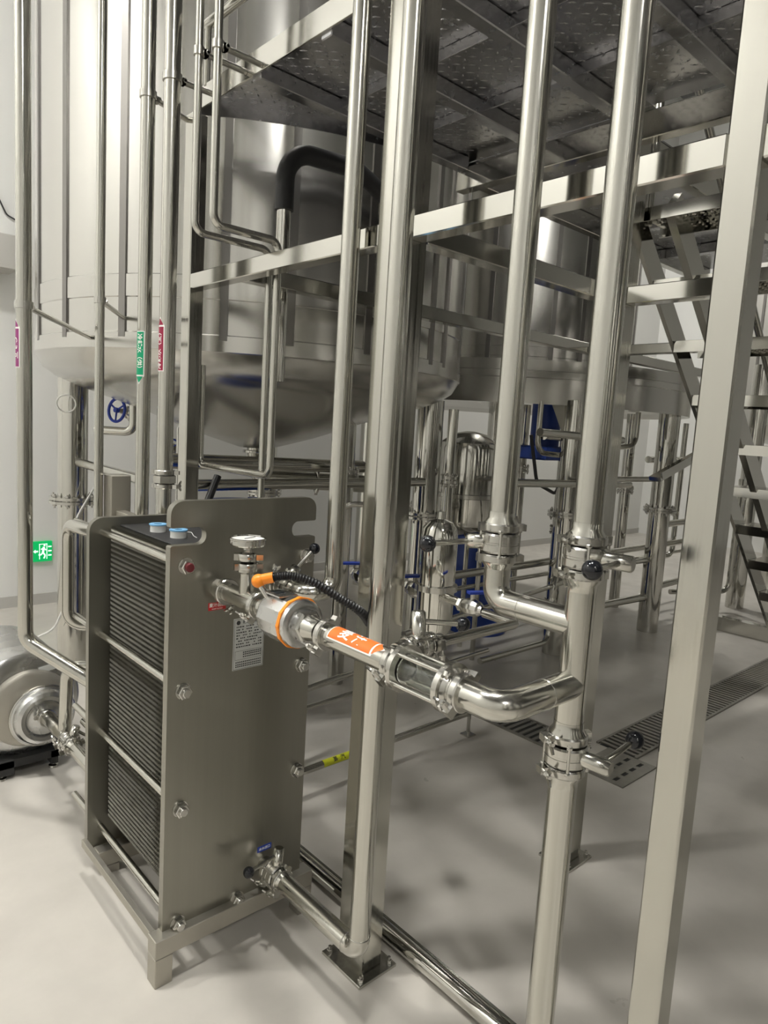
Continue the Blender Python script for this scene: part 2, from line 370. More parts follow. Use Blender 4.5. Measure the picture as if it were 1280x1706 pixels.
# ------------------------------------------------------------------ floor drain
DR = thing('floor_drain', 'dark slotted trench drain cover running across the concrete floor', 'drain', (3.1, 1.6, 0))
cov = B(); cx0, cy0 = 2.92, 1.44
for i in range(9):
    for j in range(7):
        if i % 2 == 1 and j % 2 == 1: continue
        hx = .045 if i % 2 else .03
        x0 = cx0+sum((.045 if q % 2 else .03) for q in range(i)); y0 = cy0+sum((.05 if q % 2 == 0 else .02) for q in range(j))
        cov.box((x0, y0, .0), (x0+(.045 if i % 2 else .03), y0+(.05 if j % 2 == 0 else .02), .006))
obj('slotted_cover', cov, 'drain', DR, False); obj('sump_shade', B().box((cx0+.005, cy0+.005, .0002), (cx0+.32, cy0+.25, .001)), 'dark', DR)  # thin black sheet paints the shade below the slots
bar_me = None
for k in range(90):
    x = 3.28+k*.042
    o = obj('grate_bar', B().box((-.011, -.10, 0), (.011, .10, .009), .001) if bar_me is None else bar_me, 'drain', DR); bar_me = o.data
    o.location = V((x, 1.66, 0))-V(DR.location)
for k in range(22):
    o = obj('grate_bar', bar_me, 'drain', DR); o.rotation_euler.z = PI/2; o.location = V((3.08, 1.78+k*.042, 0))-V(DR.location)
obj('trench', B().box((3.25, 1.565, .0002), (7.05, 1.755, .001)).box((2.985, 1.755, .0002), (3.175, 2.7, .001)), 'dark', DR)  # flat black sheets on the floor paint the shaded trench depth
obj('grate_rail', B().box((3.25, 1.545, 0), (7.05, 1.56, .01)).box((3.25, 1.76, 0), (7.05, 1.775, .01)).box((2.965, 1.78, 0), (2.98, 2.7, .01)).box((3.18, 1.78, 0), (3.195, 2.7, .01)), 'drain', DR)
# ------------------------------------------------------------------ pipe fittings
def wing(b, c, d, side, s=1.0):          # wing nut on a clamp bolt
    c, d, side = V(c), V(d).normalized(), V(side).normalized(); nrm = d.cross(side)
    b.cyl(c-d*.016*s, c+d*.02*s, .0045*s, 8); b.lathe(c+d*.004*s, d, [(0, .0085*s), (.01*s, .007*s)], 10)
    for k in (-1, 1): b.prism([(.004*s, 0), (.012*s, .004*s), (.022*s, .016*s), (.018*s, .022*s), (.008*s, .016*s), (.004*s, .010*s)], c-nrm*.002*s+d*.004*s, side*k, d, nrm, .004*s)
def clamp(parent, c, d, r, lug, name='clamp', wn=True):     # tri-clamp ring with bolt lug
    c, d, lug = V(c), V(d).normalized(), V(lug).normalized(); R = r*1.42
    o = obj(name, B().lathe(c-d*.009, d, [(0, r*1.02), (0, R*.94), (.003, R), (.015, R), (.018, R*.94), (.018, r*1.02), (0, r*1.02)], 32, (False, False)), 'cast', parent)
    tn = d.cross(lug)
    obj('lug', B().obox(c+lug*(R+.006), lug, tn, d, (.009, .010, .007)), 'cast', o)
    obj('hinge', B().obox(c-lug*(R+.003), lug, tn, d, (.006, .008, .0085)), 'cast', o)
    if wn:
        wb = B(); wing(wb, c+lug*(R+.008)+tn*.018, tn, d, .9); obj('wing_nut', wb, 'cast', o)
    return o
def valve(label, c, d, r, stem, lever, L=.13, stemL=.05, ball=.018, group='butterfly valves with black ball handles', lug=None, ferr=True):
    """butterfly valve on a pipe: body disc between two clamps, stem housing, lever and ball"""
    c, d, stem, lever = V(c), V(d).normalized(), V(stem).normalized(), V(lever).normalized()
    t = thing('butterfly_valve', label, 'valve', c, group); R = r*1.5; hw = .021
    obj('body', B().lathe(c-d*hw, d, [(0, r), (0, R*.92), (.004, R), (hw-.003, R), (hw-.002, R*.965), (hw+.002, R*.965), (hw+.003, R), (2*hw-.004, R), (2*hw, R*.92), (2*hw, r)], 36, (False, False)), 'cast', t)
    lg = V(lug).normalized() if lug is not None else -stem
    for s in (-1, 1):
        clamp(t, c+d*s*(hw+.012), d, r, lg)
        if ferr: obj('ferrule', B().lathe(c+d*s*(hw+.016), d*s, [(0, r*1.28), (.006, r*1.28), (.016, r*1.04), (.03, r*1.02)], 28, (False, False)), 'pipe', t)
    s0 = c+stem*(R-.004); s1 = s0+stem*stemL
    obj('stem_housing', B().cyl(s0, s1, .016, 24).lathe(s1, stem, [(0, .016), (.003, .013)], 24), 'pipe', t)
    for k in range(4):
        a = k*PI/2+.7; u, v, _ = frame_of(d); q = c+(u*math.cos(a)+v*math.sin(a))*R*.97
        obj('body_bolt', B().hexa(q-d*.03, d, .006, .006).cyl(q-d*.026, q+d*.028, .0035, 8).hexa(q+d*.024, d, .006, .006), 'cast', t)
    h0 = s0+stem*stemL*.62; h1 = h0+lever*L
    lv = obj('lever', B().cyl(h0, h1, .0062, 14), 'pipe', t)
    obj('ball_knob', B().ball(h1+lever*ball*.7, ball, 24, 14), 'knob', lv, label='black ball knob')
    return t
def bracket(label, p, wall, r, group, m='pipe'):   # pipe clamp with its arm to the platform
    p, wall = V(p), V(wall); d = (wall-p).normalized(); t = thing('pipe_bracket', label, 'bracket', p, group)
    cl = obj('clamp_ring', B().lathe(p-Z_*.012, Z_, [(0, r), (0, r+.005), (.024, r+.005), (.024, r), (0, r)], 24, (False, False)), 'cast', t)
    n = d.cross(Z_)
    for s in (-1, 1): obj('clamp_bolt', B().cyl(p+d*(r+.01)+n*(-.02), p+d*(r+.01)+n*.02, .004, 8).hexa(p+d*(r+.01)+n*s*.012, n*s, .008, .008).obox(p+d*(r+.008), d, n, Z_, (.008, .012, .01)), 'cast', cl)
    obj('arm', B().cyl(p+d*(r+.014), wall-d*.001, .010, 14), m, t)
    return t
def pipe(name, label, pts, r, bend=.05, m='pipe', group=None, cat='pipe', n=22):
    return tag(obj(name, B().sweep(pts, r, n, bend), m), label, cat, group)

# ------------------------------------------------------------------ plate heat exchanger
HX = thing('plate_heat_exchanger', 'tall plate heat exchanger between brushed steel end plates on a grey base', 'heat exchanger', (1.035, 2.0, 0))
def rounded(pts, rad, seg=6):
    out = []; n = len(pts)
    for i in range(n):
        r = rad[i]; b = V((*pts[i], 0)); a = V((*pts[i-1], 0)); c = V((*pts[(i+1) % n], 0))
        if r <= 0: out.append(pts[i]); continue
        f = fillet([a, b, c], r, seg)[1:-1]; out += [(q.x, q.y) for q in f]
    return out
xl, xr = .80, 1.272
out = rounded([(xl, .13), (xr, .13), (xr, 1.252), (1.185, 1.252), (1.185, 1.300), (xr, 1.300), (xr, 1.372), (xl, 1.372), (xl, 1.300), (.903, 1.300), (.903, 1.252), (xl, 1.252)],
              [0, 0, .006, .0225, .0225, .006, .075, .085, .006, .0225, .0225, .006])
fp = obj('front_plate', B().prism(out, (0, 1.698, 0), X_, Z_, Y_, .026), 'brushed', HX, True, 30)
rp = rounded([(xl, .075), (xr, .075), (xr, 1.245), (xl, 1.245)], [.03, .03, .045, .045])
obj('rear_plate', B().prism(rp, (0, 2.295, 0), X_, Z_, Y_, .026), 'brushed', HX, True, 30)
# corrugated plate pack
pb = B(); zz = []; nz = 62
for k in range(nz*2+1): zz.append((.185+(1.215-.185)*k/(nz*2), .0026*(1 if k % 2 else -1)))
vs = []; fs = []
for z, dy in zz:
    vs += [(.868, dy, z), (.877, dy*.5, z), (1.20, -dy, z)]
for k in range(nz*2):
    for j in range(2): fs.append((k*3+j, k*3+j+1, k*3+j+4, k*3+j+3))
pb.add(vs, fs); pme = mesh_of('heat_plate', pb, 'hplate', False)
for k in range(66):
    o = obj('heat_plate', pme, 'hplate', HX); o.location = V((0, 1.734+k*.0085, 0))-V(HX.location)
obj('gasket_pack', B().box((.882, 1.728, .19), (1.19, 2.293, 1.208)), 'rubber', HX)
obj('top_cover', B().box((.90, 1.728, 1.212), (1.17, 2.293, 1.219), .002), 'rubber', HX)
def nut(parent, x, z, red=False):
    nb_ = B().ring((x, 1.696, z), Y_, .012, .023, .004, 24).hexa((x, 1.694, z), -Y_, .021, .017)
    o = obj('nut', nb_, 'cast', parent)
    obj('bolt_end', B().lathe((x, 1.68, z), -Y_, [(0, .0125), (.009, .0125), (.011, .0105)], 18), 'red_cap' if red else 'cast', o, label='dark red capped bolt end' if red else None)
bars = [(.845, 1.196), (.845, .846), (.845, .501), (.845, .152), (1.24, 1.192), (1.24, .845), (1.24, .497), (1.038, .142)]
for i, (x, z) in enumerate(bars):
    tb_ = obj('tie_bar', B().cyl((x, 1.67, z), (x, 2.56, z), .0115, 16), 'pipe', HX); nut(tb_, x, z, i == 0)
    nb_ = B().hexa((x, 2.321, z), Y_, .021, .018); obj('nut', nb_, 'cast', tb_)
# base frame and rear column
for x, y, h in ((.768, 1.668, .088), (1.252, 1.668, .088), (.84, 2.238, .03), (1.20, 2.238, .03)): obj('leg', B().box((x, y, 0), (x+.052, y+.052, h), .002), 'frame', HX)
obj('base_beam', B().box((.768, 1.668, .088), (1.304, 1.72, .143), .002), 'frame', HX); obj('base_beam', B().box((.82, 2.24, .03), (1.304, 2.288, .088), .002), 'frame', HX)
obj('base_beam', B().box((.772, 1.72, .116), (.788, 2.27, .143), .001), 'frame', HX); obj('base_beam', B().box((1.272, 1.72, .088), (1.304, 2.288, .13), .002), 'frame', HX)
obj('support_column', B().box((1.03, 2.72, 0), (1.11, 2.80, 1.345), .003), 'frame', HX)
obj('guide_bar', B().box((1.05, 2.32, 1.16), (1.09, 2.72, 1.205), .002), 'frame', HX)
# plates and tags
def tagplate(name, parent, x0, x1, z0, z1, m, text, tm, size, sub=None):
    o = obj(name, B().box((x0, 1.6965, z0), (x1, 1.698, z1)), m, parent, False)
    obj('lettering', text_on_plane(text, size, ((x0+x1)/2, 1.6962, (z0+z1)/2+(.003 if sub else 0)), X_, Z_), tm, o, False)
    if sub: obj('lettering', text_on_plane(sub, size*.38, ((x0+x1)/2, 1.6962, z0+.0035), X_, Z_), tm, o, False)
    return o
tagplate('red_tag', HX, .915, .969, 1.062, 1.084, 'tag_red', '麦汁出口', 'white_print', .0125, 'WORT OUTLET')
tagplate('blue_tag', HX, 1.107, 1.157, .262, .280, 'tag_blue', '冰水出口', 'white_print', .0105)
np_ = obj('nameplate', B().box((.997, 1.6965, .872), (1.099, 1.698, 1.026)), 'paper', HX, False)
fr = B()
for a, b in (((.999, .874), (1.097, .8748)), ((.999, 1.0232), (1.097, 1.024)), ((.999, .874), (.9998, 1.024)), ((1.0962, .874), (1.097, 1.024)), ((1.004, .902), (1.092, .9026)), ((1.004, .928), (1.092, .9286)), ((1.004, .902), (1.0046, .928)), ((1.0914, .902), (1.092, .928))):
    fr.box((a[0], 1.6961, a[1]), (b[0], 1.6964, b[1]))
rnd = random.Random(3)
for row in range(9):
    z = .999-row*.0085 if row < 8 else .0
    if row == 8: continue
    x = 1.006
    while x < 1.088:
        w_ = rnd.choice((.003, .004, .006)); 
        if rnd.random() < .72: fr.box((x, 1.6961, z), (x+w_, 1.6964, z+.0034))
        x += w_+.0022
for z in (.921, .915, .908, .893, .886, .880):
    x = 1.03 if z > .905 else 1.006
    while x < 1.088: fr.box((x, 1.6961, z), (x+.0042, 1.6964, z+.0034)); x += .0062
obj('printing', fr, 'black_print', np_, False)
obj('lettering', text_on_plane('板式换热器', .0115, (1.055, 1.6961, 1.0135), X_, Z_), 'black_print', np_, False)
obj('emblem', B().lathe((1.012, 1.6962, 1.0135), -Y_, [(0, .0065), (.0003, .006)], 20), 'black_print', np_)
# tape rolls lying on top of the plate pack
for (x, y, lb) in ((.955, 2.119, 'blue rimmed tape roll on the exchanger, nearer the rear plate'), (.965, 1.994, 'blue rimmed tape roll on the exchanger with a loose tail')):
    t = thing('tape_roll', lb, 'tape', (x, y, 1.219), 'thread tape rolls on the heat exchanger')
    obj('spool', B().lathe((x, y, 1.219), Z_, [(0, .013), (0, .0245), (.022, .0245), (.022, .013), (0, .013)], 28, (False, False)), 'white', t)
    obj('rim', B().lathe((x, y, 1.2405), Z_, [(0, .012), (0, .028), (.004, .028), (.004, .012), (0, .012)], 28, (False, False)), 'tape_rim', t)
    obj('core', B().lathe((x, y, 1.219), Z_, [(0, .012), (.006, .012)], 20), 'dark', t)
    if y < 2: obj('loose_tail', B().sweep([(x+.024, y-.004, 1.235), (x+.034, y-.02, 1.236), (x+.036, y-.03, 1.226), (x+.045, y-.035, 1.2205)], .0012, 6, .006), 'white', t)

# ------------------------------------------------------------------ wort line out of the exchanger
WX, WZ, WR = .946, 1.123, .026
W = thing('wort_pipe', 'wort outlet pipe with orange label running from the exchanger towards the viewer', 'pipe', (WX, 1.4, WZ-.03))
obj('outlet_stub', B().cyl((WX, 1.698, WZ), (WX, 1.664, WZ), WR, 28), 'pipe', W)
clamp(W, (WX, 1.654, WZ), Y_, WR, (.7, 0, -.7))
obj('tee', B().cyl((WX, 1.645, WZ), (WX, 1.497, WZ), WR, 28).cyl((WX, 1.553, WZ), (WX, 1.553, WZ+.075), .019, 24).lathe((WX, 1.553, WZ+.072), Z_, [(0, .019), (.006, .026), (.012, .026)], 24), 'pipe', W)
clamp(W, (WX, 1.553, WZ+.09), Z_, .018, (1, -.3, 0)); clamp(W, (WX, 1.553, WZ+.116), Z_, .018, (1, -.6, 0), wn=False)
clamp(W, (WX, 1.487, WZ), Y_, WR, (-.6, 0, -.8))
obj('reducer', B().lathe((WX, 1.478, WZ), -Y_, [(0, WR), (.03, WR), (.034, .030), (.04, .030)], 28), 'pipe', W)
obj('reducer', B().lathe((WX, 1.225, WZ), Y_, [(0, WR), (.028, WR+.002), (.034, .031), (.045, .031)], 28), 'pipe', W)
clamp(W, (WX, 1.2, WZ), Y_, WR, (-.6, 0, -.8)); pass
obj('pipe_section', B().cyl((WX, 1.192, WZ), (WX, .985, WZ), WR, 30), 'pipe', W)
uu = V((-.42, 0, .91)).normalized(); vv = V((.91, 0, .42)).normalized()
lo = obj('pipe_label', patch_on_pipe((WX, 1.085, WZ), -Y_, uu, vv, WR+.0006, [(-.085, .024), (.062, .024), (.091, .001)]), 'white_print', W, label='white bordered orange pipe label reading 麦汁')
obj('label_field', patch_on_pipe((WX, 1.085, WZ), -Y_, uu, vv, WR+.0011, [(-.082, .021), (.058, .021)]), 'lab_orange', lo)
obj('arrow_tip', patch_on_pipe((WX, 1.085, WZ), -Y_, uu, vv, WR+.0011, [(.0635, .019), (.086, .0015)]), 'lab_orange', lo)
obj('lettering', text_on_pipe('麦 汁', .036, (WX, 1.097, WZ), -Y_, uu, vv, WR+.0016), 'white_print', lo)
# gauge on the tee
G = thing('pressure_gauge', 'round chrome gauge facing up above the wort tee', 'gauge', (WX, 1.553, WZ+.12))
gz = 1.282
obj('stem', B().cyl((WX, 1.553, WZ+.122), (WX, 1.553, gz-.012), .006, 14).hexa((WX, 1.553, WZ+.128), Z_, .01, .012), 'cast', G)
obj('case', B().lathe((WX, 1.553, gz-.014), Z_, [(0, .02), (.002, .044), (.006, .047), (.017, .047), (.019, .049), (.022, .049), (.023, .045), (.020, .044)], 36, (True, False)), 'polish', G)
obj('dial', B().lathe((WX, 1.553, gz+.004), Z_, [(0, .044), (.001, .044)], 32), 'dial', G)
obj('pointer', B().beam((WX-.01, 1.553, gz+.0062), (WX+.03, 1.566, gz+.0062), .002, .001), 'black_print', G)
# flow meter
FM = thing('flow_meter', 'stainless flow meter with an orange ring and small display', 'flow meter', (WX, 1.35, WZ-.06))
obj('body', B().lathe((WX, 1.432, WZ), -Y_, [(0, .030), (.004, .036), (.012, .040), (.022, .058), (.03, .060), (.118, .060), (.124, .058)], 12, (True, True)), 'motor', FM, True, 20)
obj('seal_ring', B().lathe((WX, 1.316, WZ), -Y_, [(0, .059), (0, .0635), (.010, .0635), (.010, .059), (0, .059)], 12, (False, False)), 'orange', FM, True, 20, label='orange seal ring')
obj('end_cap', B().lathe((WX, 1.306, WZ), -Y_, [(0, .060), (.012, .058), (.016, .05), (.016, .036), (.03, .036), (.03, .034), (.036, .034)], 24), 'motor', FM)
obj('hex_collar', B().hexa((WX, 1.287, WZ), -Y_, .040, .022), 'cast', FM)
obj('display', B().obox((WX-.012, 1.375, WZ+.0585), X_, Y_, Z_, (.026, .034, .002)), 'motor', FM)
obj('screen', B().obox((WX-.014, 1.385, WZ+.0610), X_, Y_, Z_, (.011, .013, .0008)), 'screen', FM)
for k in range(5): obj('button', B().lathe((WX-.02+.006*(k % 3), 1.362-.006*(k // 3), WZ+.0605), Z_, [(0, .0018), (.001, .0016)], 8), 'black_print', FM)
pl = obj('cable_plug', B().cyl((WX-.03, 1.402, WZ+.045), (WX-.042, 1.418, WZ+.072), .008, 14), 'cast', FM)
obj('plug_cap', B().ball((WX-.045, 1.424, WZ+.083), .0175, 18, 10).cyl((WX-.045, 1.424, WZ+.085), (WX-.018, 1.40, WZ+.094), .0135, 16), 'orange', pl, label='orange right angle plug')
hp = [(WX-.018, 1.40, WZ+.094), (WX+.012, 1.372, WZ+.100), (WX+.055, 1.335, WZ+.088), (WX+.11, 1.30, WZ+.05), (WX+.16, 1.275, WZ+.015), (WX+.215, 1.30, WZ-.03)]
cu = []
for i in range(len(hp)-1):
    p0, p1, p2, p3 = V(hp[max(0, i-1)]), V(hp[i]), V(hp[i+1]), V(hp[min(len(hp)-1, i+2)])
    for k in range(26):
        s = k/26; cu.append(.5*((2*p1)+(p2-p0)*s+(2*p0-5*p1+4*p2-p3)*s*s+(3*p1-p0-3*p2+p3)*s**3))
N_ = len(cu)
tag(obj('cable_conduit', B().sweep(cu, lambda s: .0105+(.0016 if int(round(s*(N_-1))) % 3 == 0 else -.0012), 16), 'hose', None, True, 60), 'black corrugated conduit curving from the flow meter to the post', 'conduit')
# sight glass
SG = thing('sight_glass', 'glass inspection tube between clamped steel rings on the wort line', 'sight glass', (WX, .88, WZ-.05))
for y in (.975, .79): clamp(SG, (WX, y, WZ), Y_, WR, (-.75, 0, -.66))
for y, s in ((.938, 1), (.826, -1)):
    obj('end_ring', B().lathe((WX, y, WZ), Y_*s, [(0, .030), (0, .049), (.012, .049), (.013, .040), (.020, .034), (.030, .034), (.030, .024), (0, .024)], 36, (False, False)), 'cast', SG)
obj('glass_tube', B().lathe((WX, .935, WZ), -Y_, [(0, .026), (0, .031), (.106, .031), (.106, .026), (0, .026)], 32, (False, False)), 'glass', SG)
for a in (35, 125, 215, 305):
    e = V((math.cos(math.radians(a)), 0, math.sin(math.radians(a))))*.041; p = V((WX, 0, WZ))+e
    r_ = obj('tie_rod', B().cyl((p.x, .955, p.z), (p.x, .81, p.z), .005, 12), 'pipe', SG)
    obj('rod_nut', B().hexa((p.x, .814, p.z), -Y_, .009, .009), 'cast', r_); obj('rod_nut', B().hexa((p.x, .95, p.z), Y_, .009, .008), 'cast', r_)

# ------------------------------------------------------------------ risers in front
MX, MY, MR = 1.167, .70, .0285
R1 = thing('riser_pipe', 'near vertical riser pipe that both side elbows join', 'pipe', (MX, MY, 0))
obj('lower_section', B().cyl((MX, MY, 0), (MX, MY, .928), MR, 32), 'pipe_z', R1)
obj('middle_section', B().cyl((MX, MY, 1.035), (MX, MY, 1.325), MR, 32), 'pipe_z', R1)
obj('upper_section', B().cyl((MX, MY, 1.425), (MX, MY, 4.6), MR, 32), 'pipe_z', R1)
obj('wort_elbow', B().sweep([(WX, .782, WZ), (WX, .70, WZ), (MX-.005, MY, WZ)], .0285, 28, .075, 12), 'pipe', R1)
obj('upper_elbow', B().sweep([(MX, .905, 1.318), (MX, .905, 1.243), (MX, MY+.005, 1.243)], .0285, 28, .068, 12), 'pipe', R1)
obj('weld_seam', B().torus((1.07, .70, WZ), X_, .0285, .001, 28, 6).torus((MX, .83, 1.243), Y_, .0285, .001, 28, 6), 'cast', R1)
valve('upper valve on the near riser pipe with handle towards the viewer', (MX, MY, 1.376), Z_, MR, (.15, -1, 0), (-1, -.05, -.02), .095, .052, .0185, lug=(-.9, .6, 0))
valve('lower valve on the near riser pipe with handle pointing away', (MX, MY, .982), Z_, MR, (.1, -1, 0), (1, -.1, .22), .10, .052, .0185, lug=(-.9, .5, 0))
R2 = thing('riser_pipe', 'second vertical riser pipe ending in an elbow above the near riser tee', 'pipe', (MX, .905, 1.4))
obj('section', B().cyl((MX, .905, 1.422), (MX, .905, 4.6), .0275, 32), 'pipe_z', R2)
valve('valve on the second riser with handle pointing left', (MX, .905, 1.370), Z_, .0275, (-.75, .65, 0), (-.95, .2, -.02), .105, .03, .0175, lug=(.8, -.5, 0))
R3 = thing('riser_pipe', 'vertical pipe strapped in front of the middle platform post', 'pipe', (1.134, 1.235, .2))
obj('section', B().sweep([(1.134, 1.59, .214), (1.134, 1.235, .214), (1.134, 1.235, 4.6)], .0275, 28, .04, 10), 'pipe_z', R3)
obj('weld_seam', B().torus((1.134, 1.235, .262), Z_, .0275, .0015, 28, 6).torus((1.134, 1.282, .214), Y_, .0275, .0015, 28, 6), 'cast', R3)
for z in (.62, 1.75, 2.3): obj('standoff', B().cyl((1.16, 1.25, z), (1.262, 1.35, z), .009, 12), 'pipe', R3)
valve('valve on the lower outlet of the heat exchanger near the floor', (1.134, 1.632, .214), Y_, .0255, (.1, 0, 1), (-1, -.1, -.06), .10, .05, .0165, lug=(-.5, 0, -.8))
tag(obj('outlet_stub', B().cyl((1.134, 1.698, .214), (1.134, 1.665, .214), .0255, 24), 'pipe'), 'short pipe stub leaving the lower right of the exchanger plate', 'pipe')
R4 = thing('riser_pipe', 'vertical pipe left of the middle post coming from the upper exchanger port', 'pipe', (1.215, 1.525, 1.1))
obj('section', B().sweep([(1.125, 1.60, 1.123), (1.125, 1.525, 1.123), (1.215, 1.525, 1.123), (1.215, 1.525, 4.6)], .0255, 26, .044, 10), 'pipe_z', R4)
valve('valve on the upper right exchanger port behind the flow meter', (1.125, 1.636, 1.123), Y_, .0255, (.6, 0, .8), (.75, 0, .65), .08, .03, .0165, lug=(-.8, -.2, .6))
tag(obj('outlet_stub', B().cyl((1.125, 1.698, 1.123), (1.125, 1.668, 1.123), .0255, 24), 'pipe'), 'short pipe stub at the upper right of the exchanger plate', 'pipe')
# branch valve beside the sight glass with its small line to the air filter
tag(obj('branch_pipe', B().cyl((WX+.02, .995, WZ+.014), (1.0, .995, WZ+.014), .019, 20), 'pipe'), 'short branch pipe beside the orange wort label', 'pipe')
valve('branch valve behind the sight glass with upright stem', (1.035, .995, WZ+.014), X_, .019, (0, .1, 1), (.85, -.35, -.1), .095, .05, .0165, lug=(0, -1, .2))
# ------------------------------------------------------------------ service pipes on the left
pipe('service_pipe', 'thin pipe bending over the beam, nearest the middle post', [(1.10, 2.08, 4.6), (1.10, 2.08, 2.2), (1.345, 2.08, 2.2), (1.345, 2.08, 1.40), (1.345, 2.60, 1.40), (1.345, 2.60, 1.80)], .0135, .035, 'pipe_z', 'service pipes rising past the platform edge')
pipe('service_pipe', 'thin pipe bending over the beam, next to the left platform post', [(1.085, 2.175, 4.6), (1.085, 2.175, 2.19), (1.372, 2.175, 2.19), (1.372, 2.175, .6)], .0125, .035, 'pipe_z', 'service pipes rising past the platform edge')
P290 = thing('service_pipe', 'vertical pipe with dark red return label and a clamp joint', 'pipe', (1.107, 2.41, .3), 'service pipes rising past the platform edge')
obj('section', B().cyl((1.107, 2.41, 1.385), (1.107, 2.41, 4.6), .0285, 28), 'pipe_z', P290)
obj('section', B().cyl((1.107, 2.41, .4), (1.107, 2.41, 1.325), .0255, 24), 'pipe_z', P290)
clamp(P290, (1.107, 2.41, 1.335), Z_, .0265, (.6, -.8, 0)); clamp(P290, (1.107, 2.41, 1.385), Z_, .0265, (.8, -.6, 0), wn=False)
obj('union', B().lathe((1.107, 2.41, 1.343), Z_, [(0, .03), (.004, .043), (.03, .043), (.034, .03)], 8), 'cast', P290, True, 20)
P245 = thing('service_pipe', 'vertical pipe with green supply label', 'pipe', (1.095, 2.58, .3), 'service pipes rising past the platform edge')
obj('section', B().cyl((1.095, 2.58, .87), (1.095, 2.58, 4.6), .0255, 26), 'pipe_z', P245)
P42 = thing('service_pipe', 'vertical pipe with purple label at the far left, elbow near the pump', 'pipe', (.70, 2.65, .6), 'service pipes rising past the platform edge')
obj('section', B().sweep([(.70, 2.65, 4.6), (.70, 2.65, .75), (.90, 2.40, .60)], .0255, 26, .06, 10), 'pipe_z', P42)
P172 = thing('service_pipe', 'slim plain vertical pipe in front of the tank leg', 'pipe', (1.01, 2.80, .3), 'service pipes rising past the platform edge')
obj('section', B().cyl((1.01, 2.80, .35), (1.01, 2.80, 4.6), .0175, 22), 'pipe_z', P172)
GB = 'pipe brackets on the platform edge'
bracket('bracket holding the thin pipe nearest the middle post', (1.10, 2.08, 2.728), (1.254, 2.08, 2.728), .0135, GB)
bracket('bracket holding the thin pipe beside the left platform post', (1.085, 2.175, 2.735), (1.254, 2.175, 2.735), .0125, GB)
bracket('bracket holding the pipe with the dark red label', (1.107, 2.41, 2.737), (1.254, 2.41, 2.737), .0285, GB)
bracket('bracket holding the pipe with the green label', (1.095, 2.58, 2.728), (1.256, 2.60, 2.70), .0255, GB)
bracket('bracket fixing the slim plain pipe to the tank', (1.01, 2.80, 2.017), (1.215, 3.08, 2.0), .0175, GB)
bracket('bracket fixing the purple labelled pipe to the tank', (.70, 2.65, 1.937), (1.13, 3.25, 1.915), .0255, GB)
def pipe_label(parent, c, r, field, text, size, up_, u, h, label):
    d = Z_ if up_ else -Z_
    if field == 'lab_purple': d2 = -Z_
    else: d2 = d
    u = V(u).normalized(); v = u.cross(d)
    hw = .020 if r > .02 else .015
    o = obj('pipe_label', patch_on_pipe(c, d, u, v, r+.0006, [(-h/2, hw), (h/2+.004, hw), (h/2+.034, .0008)]), 'white_print', parent, label=label)
    obj('label_field', patch_on_pipe(c, d, u, v, r+.0011, [(-h/2+.003, hw-.003), (h/2, hw-.003)]), field, o)
    obj('arrow_tip', patch_on_pipe(c, d, u, v, r+.0011, [(h/2+.006, hw-.004), (h/2+.028, .001)]), field, o)
    v2 = u.cross(d2)
    obj('lettering', text_on_pipe(text, size, c, d2, u, v2, r+.0016), 'white_print', o)
pipe_label(P245, (1.095, 2.58, 1.816), .0255, 'lab_green', '冷却水（供）', .0235, False, (-.90, -.43, 0), .160, 'green pipe label reading 冷却水（供） with downward arrow')
pipe_label(P290, (1.107, 2.41, 1.824), .0285, 'lab_red', '冷却水（回）', .0235, True, (-.97, -.10, 0), .155, 'dark red pipe label reading 冷却水（回） with upward arrow')
pipe_label(P42, (.70, 2.65, 1.79), .0255, 'lab_purple', 'CIP 回', .027, True, (-.93, -.02, 0), .130, 'purple pipe label reading CIP回 with upward arrow')

# ------------------------------------------------------------------ rear connections and pump
pipe('bypass_pipe', 'bent return pipe behind the rear end plate of the exchanger', [(.83, 2.345, 1.19), (.83, 2.60, 1.18), (.83, 2.60, .80), (1.02, 2.52, .80)], .0225, .06)
PU = thing('centrifugal_pump', 'horizontal stainless pump with cylindrical motor shell on the floor', 'pump', (.85, 3.3, 0))
px_, pz_ = .882, .275
obj('motor_shell', B().lathe((px_-.055, 3.13, pz_+.036), Y_, [(0, .16), (0, .205), (.012, .225), (.03, .232), (.46, .232), (.48, .21), (.485, .1)], 48), 'motor', PU)
obj('motor_face', B().lathe((px_-.04, 3.128, pz_+.02), -Y_, [(0, .17), (.02, .165), (.03, .15)], 40), 'frame', PU)
obj('pump_casing', B().lathe((px_, 3.095, pz_-.01), -Y_, [(0, .124), (.004, .130), (.02, .130), (.026, .123), (.034, .121), (.05, .113), (.058, .098), (.056, .082), (.045, .074), (.045, .055), (.062, .03)], 44), 'motor', PU)
obj('casing_clamp', B().torus((px_, 3.083, pz_-.01), Y_, .129, .008, 44, 10), 'cast', PU)
obj('rating_plate', B().obox((px_+.035, 3.124, pz_+.185), V((.98, 0, .17)), Y_, V((-.17, 0, .98)), (.04, .001, .014)), 'paper', PU)
obj('stand', B().box((px_-.17, 3.10, .02), (px_-.11, 3.5, .08)).box((px_+.04, 3.10, .02), (px_+.07, 3.5, .08)).box((px_-.19, 3.1, .05), (px_+.09, 3.5, .085)), 'dark', PU)
for x in (px_-.155, px_+.055):
    for y in (3.12, 3.46): obj('foot', B().lathe((x, y, 0), Z_, [(0, .022), (.008, .02), (.012, .008), (.03, .008)], 16), 'cast', PU)
for a in (140, 220, 40): obj('face_bolt', B().ball((px_-.04+.185*math.cos(math.radians(a)), 3.118, pz_+.01+.155*math.sin(math.radians(a))), .010, 10, 6), 'cast', PU)
SP = thing('suction_pipe', 'pump suction pipe running along the floor to the exchanger', 'pipe', (px_, 2.7, .2))
